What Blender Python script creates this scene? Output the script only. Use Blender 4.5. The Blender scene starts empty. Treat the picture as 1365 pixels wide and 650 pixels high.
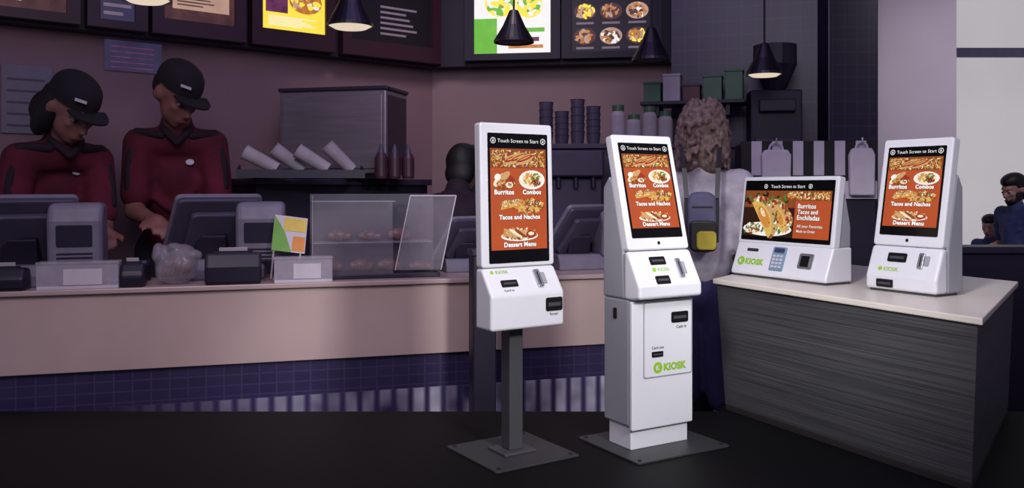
import bpy,bmesh,math,random
from mathutils import Vector,Matrix,Euler
R=math.radians
random.seed(4)
S=bpy.context.scene; C=S.collection
S.view_settings.view_transform='Standard'
F=1150.;E=1.2;H=250.;FL=-.9
def P(px,py,d): return Vector(((px-682.5)/F*d,d,E-(py-H)/F*d))
# ---------------------------------------------------------------- materials
def lin(c):
    r=[]
    for v in c[:3]:
        v/=255.; r.append(v/12.92 if v<=.04045 else ((v+.055)/1.055)**2.4)
    return (r[0],r[1],r[2],1)
def base(name):
    m=bpy.data.materials.new(name); m.use_nodes=True
    return m,m.node_tree,m.node_tree.nodes['Principled BSDF']
def mixn(nt,fac,a,b):
    x=nt.nodes.new('ShaderNodeMix'); x.data_type='RGBA'
    nt.links.new(fac,x.inputs[0]); x.inputs[6].default_value=a; x.inputs[7].default_value=b
    return x.outputs[2]
def mat(name,c,rough=.5,metal=0,var=.08,scale=12,emit=0,alpha=1,spec=.5,stretch=(1,1,1),c2=None,bump=0):
    m,nt,b=base(name); L=lin(c)
    lo=lin(c2) if c2 else tuple(v*(1-var*2) for v in L[:3])+(1,)
    tc=nt.nodes.new('ShaderNodeTexCoord'); mp=nt.nodes.new('ShaderNodeMapping')
    mp.inputs['Scale'].default_value=[scale*s for s in stretch]
    nt.links.new(tc.outputs['Object'],mp.inputs['Vector'])
    no=nt.nodes.new('ShaderNodeTexNoise'); no.inputs['Scale'].default_value=1; no.inputs['Detail'].default_value=4
    nt.links.new(mp.outputs['Vector'],no.inputs['Vector'])
    rp=nt.nodes.new('ShaderNodeMapRange'); rp.inputs[1].default_value=.3; rp.inputs[2].default_value=.7
    nt.links.new(no.outputs['Fac'],rp.inputs[0])
    col=mixn(nt,rp.outputs[0],lo,L)
    if emit:
        b.inputs['Base Color'].default_value=(L[0]*.25,L[1]*.25,L[2]*.25,1)
        nt.links.new(col,b.inputs['Emission Color']); b.inputs['Emission Strength'].default_value=emit
    else: nt.links.new(col,b.inputs['Base Color'])
    b.inputs['Roughness'].default_value=rough; b.inputs['Metallic'].default_value=metal
    b.inputs['Alpha'].default_value=alpha; b.inputs['Specular IOR Level'].default_value=spec
    if bump:
        bp=nt.nodes.new('ShaderNodeBump'); bp.inputs['Strength'].default_value=bump
        nt.links.new(no.outputs['Fac'],bp.inputs['Height']); nt.links.new(bp.outputs[0],b.inputs['Normal'])
    return m
def tile(name,c,c2,mortar,w,h,rough=.35,off=0,ms=.006):
    m,nt,b=base(name)
    tc=nt.nodes.new('ShaderNodeTexCoord'); sp=nt.nodes.new('ShaderNodeSeparateXYZ'); cb=nt.nodes.new('ShaderNodeCombineXYZ')
    nt.links.new(tc.outputs['Object'],sp.inputs[0])
    ad=nt.nodes.new('ShaderNodeMath'); nt.links.new(sp.outputs[0],ad.inputs[0]); nt.links.new(sp.outputs[1],ad.inputs[1])
    nt.links.new(ad.outputs[0],cb.inputs[0]); nt.links.new(sp.outputs[2],cb.inputs[1])
    br=nt.nodes.new('ShaderNodeTexBrick'); nt.links.new(cb.outputs[0],br.inputs['Vector'])
    br.offset=off; br.inputs['Scale'].default_value=1; br.inputs['Brick Width'].default_value=w; br.inputs['Row Height'].default_value=h
    br.inputs['Mortar Size'].default_value=ms
    br.inputs['Color1'].default_value=lin(c); br.inputs['Color2'].default_value=lin(c2); br.inputs['Mortar'].default_value=lin(mortar)
    nt.links.new(br.outputs['Color'],b.inputs['Base Color']); b.inputs['Roughness'].default_value=rough
    return m
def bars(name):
    # window reflections painted as pale vertical bars, fading into dark tile towards the left
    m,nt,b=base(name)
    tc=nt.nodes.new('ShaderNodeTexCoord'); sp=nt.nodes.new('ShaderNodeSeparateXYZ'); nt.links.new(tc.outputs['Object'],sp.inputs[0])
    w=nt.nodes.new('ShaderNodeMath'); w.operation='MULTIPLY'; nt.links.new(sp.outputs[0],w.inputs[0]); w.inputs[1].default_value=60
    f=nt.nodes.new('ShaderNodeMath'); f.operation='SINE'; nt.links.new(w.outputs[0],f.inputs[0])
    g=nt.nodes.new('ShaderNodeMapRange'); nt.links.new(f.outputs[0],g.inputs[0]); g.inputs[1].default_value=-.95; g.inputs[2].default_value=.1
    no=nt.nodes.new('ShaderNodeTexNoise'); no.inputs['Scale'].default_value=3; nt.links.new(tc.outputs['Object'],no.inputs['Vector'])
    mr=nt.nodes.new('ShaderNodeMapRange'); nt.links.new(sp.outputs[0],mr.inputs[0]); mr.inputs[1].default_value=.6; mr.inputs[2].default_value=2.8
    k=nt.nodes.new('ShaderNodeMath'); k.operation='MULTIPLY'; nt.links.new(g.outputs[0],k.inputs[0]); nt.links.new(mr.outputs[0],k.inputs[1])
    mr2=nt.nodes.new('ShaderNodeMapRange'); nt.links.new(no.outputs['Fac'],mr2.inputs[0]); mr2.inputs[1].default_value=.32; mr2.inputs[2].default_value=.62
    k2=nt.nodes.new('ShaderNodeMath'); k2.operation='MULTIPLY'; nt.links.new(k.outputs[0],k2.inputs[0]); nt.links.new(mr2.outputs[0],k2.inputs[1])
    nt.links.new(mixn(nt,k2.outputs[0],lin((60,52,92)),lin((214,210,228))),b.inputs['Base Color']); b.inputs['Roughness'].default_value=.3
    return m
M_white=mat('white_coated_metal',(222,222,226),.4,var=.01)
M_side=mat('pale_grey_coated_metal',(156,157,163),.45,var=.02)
M_glass=mat('black_screen_glass',(12,12,14),.15,var=.1,spec=.3)
M_black=mat('black_plastic',(14,13,15),.4,var=.2)
M_slot=mat('slot_black',(6,6,7),.6,var=.2)
M_pole=mat('dark_grey_powder_coat',(70,70,74),.45,var=.05,scale=60)
M_plate=mat('charcoal_base_plate',(58,58,61),.45,var=.06,scale=60)
M_chrome=mat('brushed_chrome',(200,202,208),.25,.8,var=.05)
M_green=mat('lime_print',(146,198,40),.5,var=.02)
M_dk=mat('dark_print',(40,42,46),.6,var=.02)
M_scrorange=mat('screen_burnt_orange',(188,84,44),.5,emit=.74,var=.06,scale=6,spec=.2)
M_scrwhite=mat('screen_white',(244,244,242),.4,emit=.92,var=.01)
M_scrblack=mat('screen_black',(14,10,10),.4,emit=.4,var=.01)
def scr(n,c,v=.25): return mat('screen_'+n,c,.5,emit=.85,var=v,scale=220,spec=.2)
FM=[scr('plate',(240,236,230),.03),scr('tan',(218,170,112)),scr('brown',(146,78,38)),scr('fry',(224,150,66)),scr('yellow',(236,194,98)),scr('leaf',(96,126,52)),scr('red',(168,52,38)),scr('cream',(246,228,196),.1),scr('dark',(52,28,20))]
M_wood=mat('dark_charcoal_woodgrain',(86,86,88),.5,var=.3,scale=1,stretch=(1.3,1.3,300),c2=(38,38,40))
M_ctop=mat('cream_worktop',(226,218,204),.35,var=.02)
M_kick=mat('kick_strip',(44,40,40),.5)
M_floor=mat('black_display_floor',(10,10,10),.6,var=.1,scale=3,spec=.2)
M_lowfloor=mat('dark_restaurant_floor',(40,32,52),.5,var=.15,scale=4)
M_beige=mat('beige_laminate',(198,172,168),.5,var=.05,scale=3)
M_ctopb=mat('restaurant_worktop',(186,162,160),.35,var=.04)
M_tile=tile('blue_violet_tiles',(56,48,86),(50,43,78),(70,62,98),.10,.062,ms=.004)
M_bars=bars('painted_reflection_bars')
M_wallL=mat('dusky_beige_wall',(146,116,124),.8,var=.06,scale=1.5)
M_wallB=mat('dusky_rose_wall',(156,130,132),.8,var=.06,scale=1.5)
M_wtile=tile('dark_violet_tiles',(44,30,64),(38,26,58),(62,44,82),.12,.12)
M_col=tile('black_violet_tiles',(22,14,42),(18,12,36),(36,25,58),.1,.1)
M_lav=mat('greyish_lavender_wall',(208,196,208),.8,var=.04,scale=2)
M_far=mat('pale_lavender_wall',(170,160,186),.8,var=.06,scale=2)
M_bulk=mat('dark_violet_bulkhead',(32,19,46),.6,var=.1,scale=3)
M_fr=mat('plum_board_frame',(64,32,46),.45)
M_pane=mat('daylight_pane',(192,186,192),.4,emit=.9,var=.06,scale=.6)
M_mull=mat('blue_grey_mullion',(190,186,210),.5)
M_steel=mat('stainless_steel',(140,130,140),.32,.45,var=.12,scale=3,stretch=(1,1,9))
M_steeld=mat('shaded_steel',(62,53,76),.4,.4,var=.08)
M_dark=mat('dark_violet_cabinet',(27,18,44),.5,var=.15,scale=5)
M_pos=mat('grey_violet_casing',(122,115,134),.45,var=.08)
M_posb=mat('mid_grey_violet_casing',(76,70,92),.45,var=.08)
M_posd=mat('dark_casing',(36,29,50),.45,var=.1)
M_posscr=mat('register_screen',(70,72,110),.3,emit=.5)
M_shade=mat('black_lamp_shade',(24,18,32),.4)
M_bulb=mat('lit_lamp_opening',(235,214,190),.5,emit=.95,var=.02)
M_dim=mat('unlit_lamp_opening',(70,56,74),.6)
M_cord=mat('black_cord',(16,12,20),.6)
M_acr=mat('clear_acrylic',(210,200,216),.1,alpha=.09)
M_acr2=mat('clear_acrylic_edge',(210,200,216),.2,alpha=.34)
M_acr3=mat('clear_acrylic_door',(210,200,216),.15,alpha=.15)
M_wpaper=mat('white_paper',(206,196,208),.7,var=.05)
M_bag=mat('crinkled_clear_plastic',(190,178,192),.2,alpha=.35,bump=1,scale=40)
M_roll=mat('wrapped_pastry',(142,110,108),.4,var=.3,scale=25)
M_shirt=mat('maroon_polo',(104,21,48),.9,var=.35,scale=6,bump=.4)
M_yoke=mat('black_polo_trim',(34,15,32),.85)
M_cap=mat('black_cap',(24,17,28),.9)
M_hairb=mat('black_hair',(20,14,20),.6,var=.3,scale=60)
M_skind=mat('brown_skin',(142,95,88),.55,var=.06)
M_skinl=mat('pale_skin',(168,124,120),.55,var=.06)
M_trou=mat('dark_trousers',(30,24,38),.8)
M_tee=mat('pale_grey_fabric',(180,170,180),.85,var=.1,scale=9)
M_cardi=mat('grey_white_knit',(204,196,204),.9,scale=16,c2=(158,150,164))
M_jean=mat('denim',(56,52,102),.85,var=.15,scale=30)
M_hairc=mat('light_brown_frizzy_hair',(150,126,114),.7,scale=55,c2=(84,66,68),bump=.6)
M_yel=mat('yellow_green_bag_fabric',(176,160,46),.7)
M_gblue=mat('grey_blue_backpack_fabric',(92,90,118),.8,var=.1)
M_blue=mat('blue_shirt',(52,62,108),.8)
M_shoe=mat('dark_shoe',(30,26,34),.7)
M_eyew=mat('eye_white',(160,146,150),.3,var=.01); M_eyed=mat('eye_dark',(24,16,18),.3)
M_lip=mat('lips',(110,58,60),.5)
M_grn=mat('green_crate',(66,106,78),.5); M_brn=mat('brown_box',(104,72,72),.7)
M_keys=mat('grey_keypad',(120,150,170),.4)
M_sauce=mat('dark_sauce_plastic',(70,40,56),.4)
# ---------------------------------------------------------------- helpers
def tag(o,label=None,cat=None,group=None,kind=None):
    if label:o['label']=label
    if cat:o['category']=cat
    if group:o['group']=group
    if kind:o['kind']=kind
    return o
def new(name,loc=(0,0,0),rz=0,label=None,cat=None,group=None,scale=1,kind=None):
    o=bpy.data.objects.new(name,None); C.objects.link(o); o.location=loc; o.rotation_euler=(0,0,rz); o.scale=(scale,)*3
    o.empty_display_size=.05
    return tag(o,label,cat,group,kind)
def obj(name,bm,m,parent=None,bev=0,smooth=False,seg=2):
    bmesh.ops.recalc_face_normals(bm,faces=bm.faces[:])
    me=bpy.data.meshes.new(name); bm.to_mesh(me); bm.free()
    for x in (m if isinstance(m,list) else [m]): me.materials.append(x)
    if smooth: me.polygons.foreach_set('use_smooth',[True]*len(me.polygons))
    o=bpy.data.objects.new(name,me); C.objects.link(o)
    if parent:o.parent=parent
    if bev:
        b=o.modifiers.new('bevel','BEVEL'); b.width=bev; b.segments=seg; b.limit_method='ANGLE'; b.angle_limit=R(35)
    return o
def copy_tree(o,parent=None):
    c=o.copy(); C.objects.link(c); c.parent=parent
    for ch in list(o.children): copy_tree(ch,c)
    return c
I4=Matrix.Identity(4)
def slab(bm,pts,M,z0,z1,mi=0):
    a=[bm.verts.new(M@Vector((x,y,z0))) for x,y in pts]; b=[bm.verts.new(M@Vector((x,y,z1))) for x,y in pts]
    n=len(pts); fs=[bm.faces.new(a[::-1]),bm.faces.new(b)]
    for i in range(n): fs.append(bm.faces.new((a[i],a[(i+1)%n],b[(i+1)%n],b[i])))
    for f in fs:f.material_index=mi
def flat(bm,pts,M,z=0,mi=0):
    f=bm.faces.new([bm.verts.new(M@Vector((x,y,z))) for x,y in pts]); f.material_index=mi
def box(bm,x0,x1,y0,y1,z0,z1,mi=0,M=I4): slab(bm,[(x0,y0),(x1,y0),(x1,y1),(x0,y1)],M,z0,z1,mi)
def bx(*a):
    bm=bmesh.new(); box(bm,*a); return bm
MX=Matrix(((0,0,1,0),(1,0,0,0),(0,1,0,0),(0,0,0,1)))   # profile (y,z) extruded along x
def prism(bm,prof,x0,x1,mi=0): slab(bm,prof,MX,x0,x1,mi)
def frame(o,u,v):
    u=Vector(u).normalized(); v=Vector(v).normalized(); n=u.cross(v)
    return Matrix(((u.x,v.x,n.x,o[0]),(u.y,v.y,n.y,o[1]),(u.z,v.z,n.z,o[2]),(0,0,0,1)))
def rect(x0,y0,x1,y1): return [(x0,y0),(x1,y0),(x1,y1),(x0,y1)]
def rrect(x0,y0,x1,y1,r,n=4):
    p=[]
    for cx,cy,a in ((x1-r,y0+r,-90),(x1-r,y1-r,0),(x0+r,y1-r,90),(x0+r,y0+r,180)):
        for i in range(n+1):
            t=R(a+90*i/n); p.append((cx+r*math.cos(t),cy+r*math.sin(t)))
    return p
def ell(cx,cy,rx,ry,rot=0,n=18):
    c,s=math.cos(R(rot)),math.sin(R(rot)); p=[]
    for i in range(n):
        t=2*math.pi*i/n; x,y=rx*math.cos(t),ry*math.sin(t); p.append((cx+c*x-s*y,cy+s*x+c*y))
    return p
def lathe(bm,prof,M=I4,n=20,mi=0):
    rings=[]
    for r,z in prof:
        if r<1e-6: rings.append([bm.verts.new(M@Vector((0,0,z)))])
        else: rings.append([bm.verts.new(M@Vector((r*math.cos(2*math.pi*i/n),r*math.sin(2*math.pi*i/n),z))) for i in range(n)])
    for a,b in zip(rings,rings[1:]):
        for i in range(n):
            j=(i+1)%n
            if len(a)==1 and len(b)==1: continue
            if len(a)==1: f=bm.faces.new((a[0],b[j],b[i]))
            elif len(b)==1: f=bm.faces.new((a[i],a[j],b[0]))
            else: f=bm.faces.new((a[i],a[j],b[j],b[i]))
            f.material_index=mi
def axis(p0,p1):
    p0=Vector(p0);p1=Vector(p1); q=(p1-p0).to_track_quat('Z','Y')
    return Matrix.Translation(p0)@q.to_matrix().to_4x4(),(p1-p0).length
def rod(bm,p0,p1,r,n=10,mi=0):
    M,L=axis(p0,p1); lathe(bm,[(0,0),(r,0),(r,L),(0,L)],M,n,mi)
def capsule(bm,p0,p1,r0,r1,n=14):
    M,L=axis(p0,p1); pr=[]
    for i in range(6): t=R(-90+18*i); pr.append((r0*math.cos(t),r0*math.sin(t)))
    for i in range(6): t=R(18*i); pr.append((r1*math.cos(t),L+r1*math.sin(t)))
    pr[0]=(0,-r0); pr.append((0,L+r1)); lathe(bm,pr,M,n)
def ellip(bm,c,r,M=I4,n=16):
    pr=[(0,-1)]+[(math.cos(R(a)),math.sin(R(a))) for a in range(-75,90,15)]+[(0,1)]
    lathe(bm,pr,M@Matrix.Translation(Vector(c))@Matrix.Diagonal((r[0],r[1],r[2],1)),n)
def blob(name,parts,m,parent,vox=.011,it=4,M=I4):
    bm=bmesh.new()
    for p in parts:
        if p[0]=='e': ellip(bm,p[1],p[2],p[3] if len(p)>3 else I4)
        else: capsule(bm,p[1],p[2],p[3],p[4])
    bmesh.ops.recalc_face_normals(bm,faces=bm.faces[:])
    me=bpy.data.meshes.new('t'); bm.to_mesh(me); bm.free()
    o=bpy.data.objects.new('t',me); C.objects.link(o)
    a=o.modifiers.new('r','REMESH'); a.mode='VOXEL'; a.voxel_size=vox
    b=o.modifiers.new('s','SMOOTH'); b.factor=.5; b.iterations=it
    dg=bpy.context.evaluated_depsgraph_get(); m2=bpy.data.meshes.new_from_object(o.evaluated_get(dg))
    bpy.data.objects.remove(o); m2.name=name; m2.materials.clear(); m2.materials.append(m)
    m2.polygons.foreach_set('use_smooth',[True]*len(m2.polygons))
    o=bpy.data.objects.new(name,m2); C.objects.link(o); o.parent=parent
    return o
TC={}
def tmesh(body,off):
    if (body,off) in TC: return TC[body,off]
    cu=bpy.data.curves.new('t','FONT'); cu.body=body; cu.offset=off; cu.resolution_u=3; cu.space_character=1.05
    o=bpy.data.objects.new('t',cu); C.objects.link(o)
    dg=bpy.context.evaluated_depsgraph_get(); me=bpy.data.meshes.new_from_object(o.evaluated_get(dg))
    bpy.data.objects.remove(o); TC[body,off]=me; return me
def text(parent,body,M,cx,cy,width,m,z=.004,outline=None,off=.012,name='lettering',shear=0):
    me=tmesh(body,off); xs=[v.co.x for v in me.vertices]; ys=[v.co.y for v in me.vertices]
    mx=(min(xs)+max(xs))/2; my=(min(ys)+max(ys))/2; s=width/(max(xs)-min(xs))
    bm=bmesh.new(); mats=[m]
    def add(mesh,zz,mi):
        nv=len(bm.verts); nf=len(bm.faces); bm.from_mesh(mesh); bm.verts.ensure_lookup_table(); bm.faces.ensure_lookup_table()
        for v in bm.verts[nv:]: v.co=M@Vector(((v.co.x-mx)*s+cx,(v.co.y-my)*s+cy,zz))
        for f in bm.faces[nf:]: f.material_index=mi
    if outline: add(tmesh(body,off+.035),z,1); mats.append(outline)
    add(me,z+.0006,0)
    return obj(name,bm,mats,parent)
# ---------------------------------------------------------------- the setting
A0=Vector((-2.819,4.75,0)); CD=Vector((.961,.2756,0)).normalized(); CB=Vector((-CD.y,CD.x,0)); CT=math.atan2(CD.y,CD.x)
def online(p0,d,px):
    k=(px-682.5)/F; t=(k*p0.y-p0.x)/(d.x-k*d.y); return t
def onc(px,off,z=.63):
    p=A0+CB*off; t=online(p,CD,px); q=p+CD*t; q.z=z; return q
CFR=Vector((1.80,3.3));CL=Vector((1.105,4.75));CBk=Vector((2.0,6.05));CR=Vector((2.70,4.6))
quad=[CFR,CR,CBk,CL]; cen=sum(quad,Vector((0,0)))/4
def sc(k): return [cen+(q-cen)*k for q in quad]
CLb=Vector((1.152,4.665))
bm=bmesh.new(); slab(bm,[(-6,-1.5),(6,-1.5),(6,4.63),(2.67,4.63),(2.0,5.97),(1.145,4.75),(1.12,4.63),(-6,4.63)],I4,FL,0)
tag(obj('floor',bm,M_floor),kind='structure')
tag(obj('floor_lower',bx(-7,9,4.62,14,FL-.1,FL),M_lowfloor),kind='structure')
tag(obj('ceiling',bx(-7,9,4.7,14,4.2,4.3),M_bulk),kind='structure')
W0=Vector(((0-682.5)/F*6.0,6.0,0)); W1=Vector(((578-682.5)/F*8.3,8.3,0)); WD=(W1-W0).normalized(); WT=math.atan2(WD.y,WD.x); WL=(W1-W0).length
V1=Vector(((920-682.5)/F*7.93,7.93,0)); VD=(V1-W1).normalized(); VT=math.atan2(VD.y,VD.x); VL=(V1-W1).length
wl=obj('wall_left',bx(-1.5,WL+.2,.18,.3,FL,4.2),M_wallL); wl.location=W0; wl.rotation_euler.z=WT; tag(wl,kind='structure')
wb=obj('wall_back',bx(-.2,VL+.6,.2,.32,FL,4.2),M_wallB); wb.location=W1; wb.rotation_euler.z=VT; tag(wb,kind='structure')
t1=obj('trim_1',bx(-1.5,WL+.02,.0,.18,2.36,4.2),M_bulk); t1.location=W0; t1.rotation_euler.z=WT; tag(t1,kind='structure')
t2=obj('trim_2',bx(.02,VL,.0,.2,2.36,4.2),M_bulk); t2.location=W1; t2.rotation_euler.z=VT; tag(t2,kind='structure')
a=Vector((1.404,7.6,0)); b=Vector((2.72,7.2,0)); d=b-a
wr=obj('wall_tiled',bx(0,d.length,0,.12,FL,4.2),M_wtile); wr.location=a; wr.rotation_euler.z=math.atan2(d.y,d.x); tag(wr,kind='structure')
x0=(1104-682.5)/F*7.0; x1=(1171-682.5)/F*7.0
tag(obj('wall_column',bx(x0,x1,7.0,7.45,FL,4.2),M_col,None,.01),kind='structure')
x2=(1275-682.5)/F*7.5
tag(obj('wall_right',bx(x1+.002,x2,7.5,7.75,FL,4.2),M_lav),kind='structure')
tag(obj('wall_far',bx(3.6,9,11.0,11.1,FL,4.2),M_far),kind='structure')
lw=obj('wall_low',bx((1262-682.5)/F*6.3,5.6,6.3,6.5,FL,.72),M_dark,None,.01); tag(lw,kind='structure')
tag(obj('trim_rail',bx((1262-682.5)/F*6.3-.02,5.6,6.27,6.53,.72,.77),M_posd,None,.008),kind='structure')
w=new('window_1',(4.9,10.9,0),0,kind='structure')
obj('pane',bx(-.4,4,0,.03,.0,4.1),M_pane,w)
bm=bmesh.new()
for a_,b_,c_,d_ in ((-.45,4.05,-.06,.0),(-.45,4.05,2.84,2.96),(-.45,-.38,-.06,4.1),(2.4,2.47,.0,4.1)): box(bm,a_,b_,-.05,.0,c_,d_)
obj('mullion',bm,M_mull,w,.004)
# ---------------------------------------------------------------- service counter
sco=new('service_counter',(A0.x,A0.y,FL),CT,'long beige service counter with a violet tiled base behind the kiosks','counter')
X0,X1=-.5,3.95
obj('worktop',bx(X0,X1,-.03,.56,1.50,1.53),M_ctopb,sco,.006)
obj('front_panel',bx(X0,X1,0,.05,1.06,1.50),M_beige,sco,.004)
obj('tiled_base',bx(X0,X1,.03,.10,.0,1.06),M_tile,sco)
obj('painted_reflection_plinth',bx(.55,X1-.02,.018,.03,.45,.845),M_bars,sco)  # plinth strip carrying the painted window reflections
obj('carcass',bx(X0,X1,.10,.5,0,1.5),M_dark,sco)
p=P(643,0,5.12)
po=new('barrier_post',(p.x,5.12,FL),CT,'dark square post standing in front of the beige counter behind the pole kiosk','post')
obj('shaft',bx(-.07,.07,-.06,.06,0.02,1.70),M_dark,po,.008); obj('cap',bx(-.08,.08,-.07,.07,1.70,1.74),M_posd,po,.006); obj('foot',bx(-.11,.11,-.1,.1,0,.02),M_posd,po,.004)
# ---------------------------------------------------------------- right display counter
dc=new('display_counter',(cen.x,cen.y,0),0,'dark woodgrain display counter with cream top carrying two kiosks','counter')
def loc2(ps): return [(q.x-cen.x,q.y-cen.y) for q in ps]
def basequad(k): q=sc(k); return q[:3]+[CLb+(cen-CLb)*(.934-k)]
bm=bmesh.new(); tp=loc2(sc(.972)); bt=loc2(basequad(.934))
a=[bm.verts.new((x,y,.03)) for x,y in bt]; b=[bm.verts.new((x,y,.672)) for x,y in tp]
bm.faces.new(a[::-1]); bm.faces.new(b)
for i in range(4): bm.faces.new((a[i],a[(i+1)%4],b[(i+1)%4],b[i]))
obj('body',bm,M_wood,dc,.004)
bm=bmesh.new(); slab(bm,loc2(sc(1)),I4,.672,.70); obj('worktop',bm,M_ctop,dc,.005)
bm=bmesh.new(); slab(bm,loc2(basequad(.932)),I4,0,.03); obj('plinth',bm,M_kick,dc,.003)
# ---------------------------------------------------------------- screen contents
def picture(parent,name,M,items,z,mats=None):
    bm=bmesh.new()
    for i,(pts,mi) in enumerate(items): flat(bm,pts,M,z+i*.00001+.0003*(i>0),mi)
    return obj(name,bm,mats or FM,parent)
def bandfood(M,x0,y0,x1,y1,n,s):
    rnd=random.Random(7); it=[(rect(x0,y0,x1,y1),2)]
    for i in range(n):
        cx=rnd.uniform(x0+s*1.2,x1-s*1.2); cy=rnd.uniform(y0+s*.9,y1-s*.9); f=abs(cx-(x0+x1)/2)>(x1-x0)*.2
        it.append((ell(cx,cy,s*rnd.uniform(.6,1.1),s*(.22 if f else .5),rnd.uniform(0,180),8),rnd.choice([3,4,1,3,4,7] if f else [2,1,6,3,5,7])))
    return it
def icon(scr_,M,cx,cy,r,z=.0042):
    bm=bmesh.new(); n=20; o=ell(cx,cy,r,r,0,n); i=ell(cx,cy,r*.8,r*.8,0,n)
    for k in range(n): flat(bm,[o[k],o[(k+1)%n],i[(k+1)%n],i[k]],M,z)
    flat(bm,rect(cx-r*.12,cy-r*.05,cx+r*.12,cy+r*.5),M,z); flat(bm,[(cx-r*.4,cy-r*.02),(cx,cy-r*.55),(cx+r*.4,cy-r*.02)],M,z+.0002)
    obj('arrow_icon',bm,M_scrwhite,scr_)
def blobs(cx,cy,w,h,n,pal,s,seed):
    r=random.Random(seed); it=[]
    for i in range(n):
        a=r.uniform(0,6.28); q=math.sqrt(r.random())
        it.append((ell(cx+w*q*math.cos(a),cy+h*q*math.sin(a),s*r.uniform(.7,1.3),s*r.uniform(.35,.7),r.uniform(0,180),9),r.choice(pal)))
    return it
def taco(cx,cy,s,rot):
    c,sn=math.cos(R(rot)),math.sin(R(rot)); rr_=random.Random(int(s*9000)+int(rot)+400)
    def tr(pts): return [(cx+c*x-sn*y,cy+sn*x+c*y) for x,y in pts]
    half=[(s*math.cos(R(t)),s*.75*math.sin(R(t))) for t in range(0,181,15)]
    it=[(tr([(x*1.02,y*1.12+.06*s) for x,y in half]),1)]
    for k in range(34):
        t=R(rr_.uniform(4,176)); q=rr_.uniform(.84,1.08); it.append((tr(ell(s*.93*q*math.cos(t),s*.8*q*math.sin(t),s*rr_.uniform(.06,.13),s*rr_.uniform(.04,.08),rr_.uniform(0,180),8)),rr_.choice([5,6,0,2,5,7,6,2])))
    it.append((tr([(x*.92,y*.78-.08*s) for x,y in half]),4)); it.append((tr(ell(0,s*.18,s*.55,s*.24)),3)); it.append((tr(ell(-.2*s,s*.22,s*.24,s*.09)),7))
    for k in range(14): it.append((tr(ell(rr_.uniform(-.7,.7)*s,rr_.uniform(.02,.3)*s,s*.05,s*.03,rr_.uniform(0,180),7)),rr_.choice([2,1,3])))
    return it
def portrait(sc_,M,w,h):
    z=.0025
    bm=bmesh.new(); flat(bm,rect(.035*w,.10*h,.965*w,.73*h),M,z); obj('menu_background',bm,M_scrorange,sc_)
    it=bandfood(M,.035*w,.73*h,.965*w,.882*h,260,.026*w)
    for k in range(3):
        cx=w*(.40+.1*k); cy=h*(.80+.008*(k%2)); it+=[(ell(cx,cy,.15*w,.035*h,20),1),(ell(cx,cy+.006*h,.15*w,.016*h,20),6),(ell(cx,cy+.009*h,.10*w,.004*h,20),4)]
    picture(sc_,'food_band',M,it,z)
    text(sc_,'Touch Screen to Start',M,w*.5,h*.942,w*.68,M_scrwhite,z,off=-.004)
    icon(sc_,M,.085*w,.942*h,.042*w); icon(sc_,M,.915*w,.942*h,.042*w)
    z=.0032
    it=[(ell(.26*w,.625*h,.18*w,.06*h),6),(ell(.2*w,.64*h,.14*w,.036*h,35),7),(ell(.25*w,.66*h,.125*w,.029*h,35),1),(ell(.15*w,.66*h,.052*w,.026*h,20),0)]+blobs(.28*w,.607*h,.15*w,.036*h,60,[2,6,1,3,5,2],.02*w,3)+[(ell(.34*w,.60*h,.06*w,.024*h),7)]+blobs(.34*w,.60*h,.04*w,.014*h,12,[6,5],.012*w,4)
    picture(sc_,'food_picture',M,it,z)
    it=[(ell(.72*w,.64*h,.22*w,.075*h),0),(ell(.72*w,.642*h,.18*w,.061*h),7)]+blobs(.67*w,.645*h,.095*w,.042*h,46,[3,4,3,1],.023*w,5)+blobs(.79*w,.662*h,.075*w,.03*h,28,[5,5,4],.02*w,6)+blobs(.78*w,.613*h,.075*w,.026*h,28,[2,8,6],.02*w,8)
    picture(sc_,'food_picture',M,it,z)
    it=blobs(.66*w,.435*h,.26*w,.05*h,160,[3,4,3,1,2],.032*w,11)+taco(.30*w,.425*h,.12*w,10)+taco(.45*w,.43*h,.12*w,-6)+blobs(.72*w,.458*h,.13*w,.026*h,44,[2,7,5,6],.02*w,12)
    picture(sc_,'food_picture',M,it,z)
    it=[(ell(.5*w,.205*h,.31*w,.04*h),0)]+blobs(.5*w,.222*h,.27*w,.038*h,100,[1,2,7,1,3],.034*w,15)
    for k in range(4): it.append((ell(w*(.34+.09*k),h*(.232-.004*k),.12*w,.014*h,-28),[1,7,2,1][k]))
    it+=[(ell(.69*w,.216*h,.085*w,.03*h),6),(ell(.69*w,.221*h,.05*w,.015*h),7)]
    picture(sc_,'food_picture',M,it,z)
    z=.0056
    for s,cx,cy,wd in (('Burritos',.25,.545,.32),('Combos',.71,.545,.31),('Tacos and Nachos',.5,.352,.68),('Dessert Menu',.5,.14,.53)):
        text(sc_,s,M,w*cx,h*cy,w*wd,M_scrwhite,z,M_scrblack,off=.035)
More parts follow.
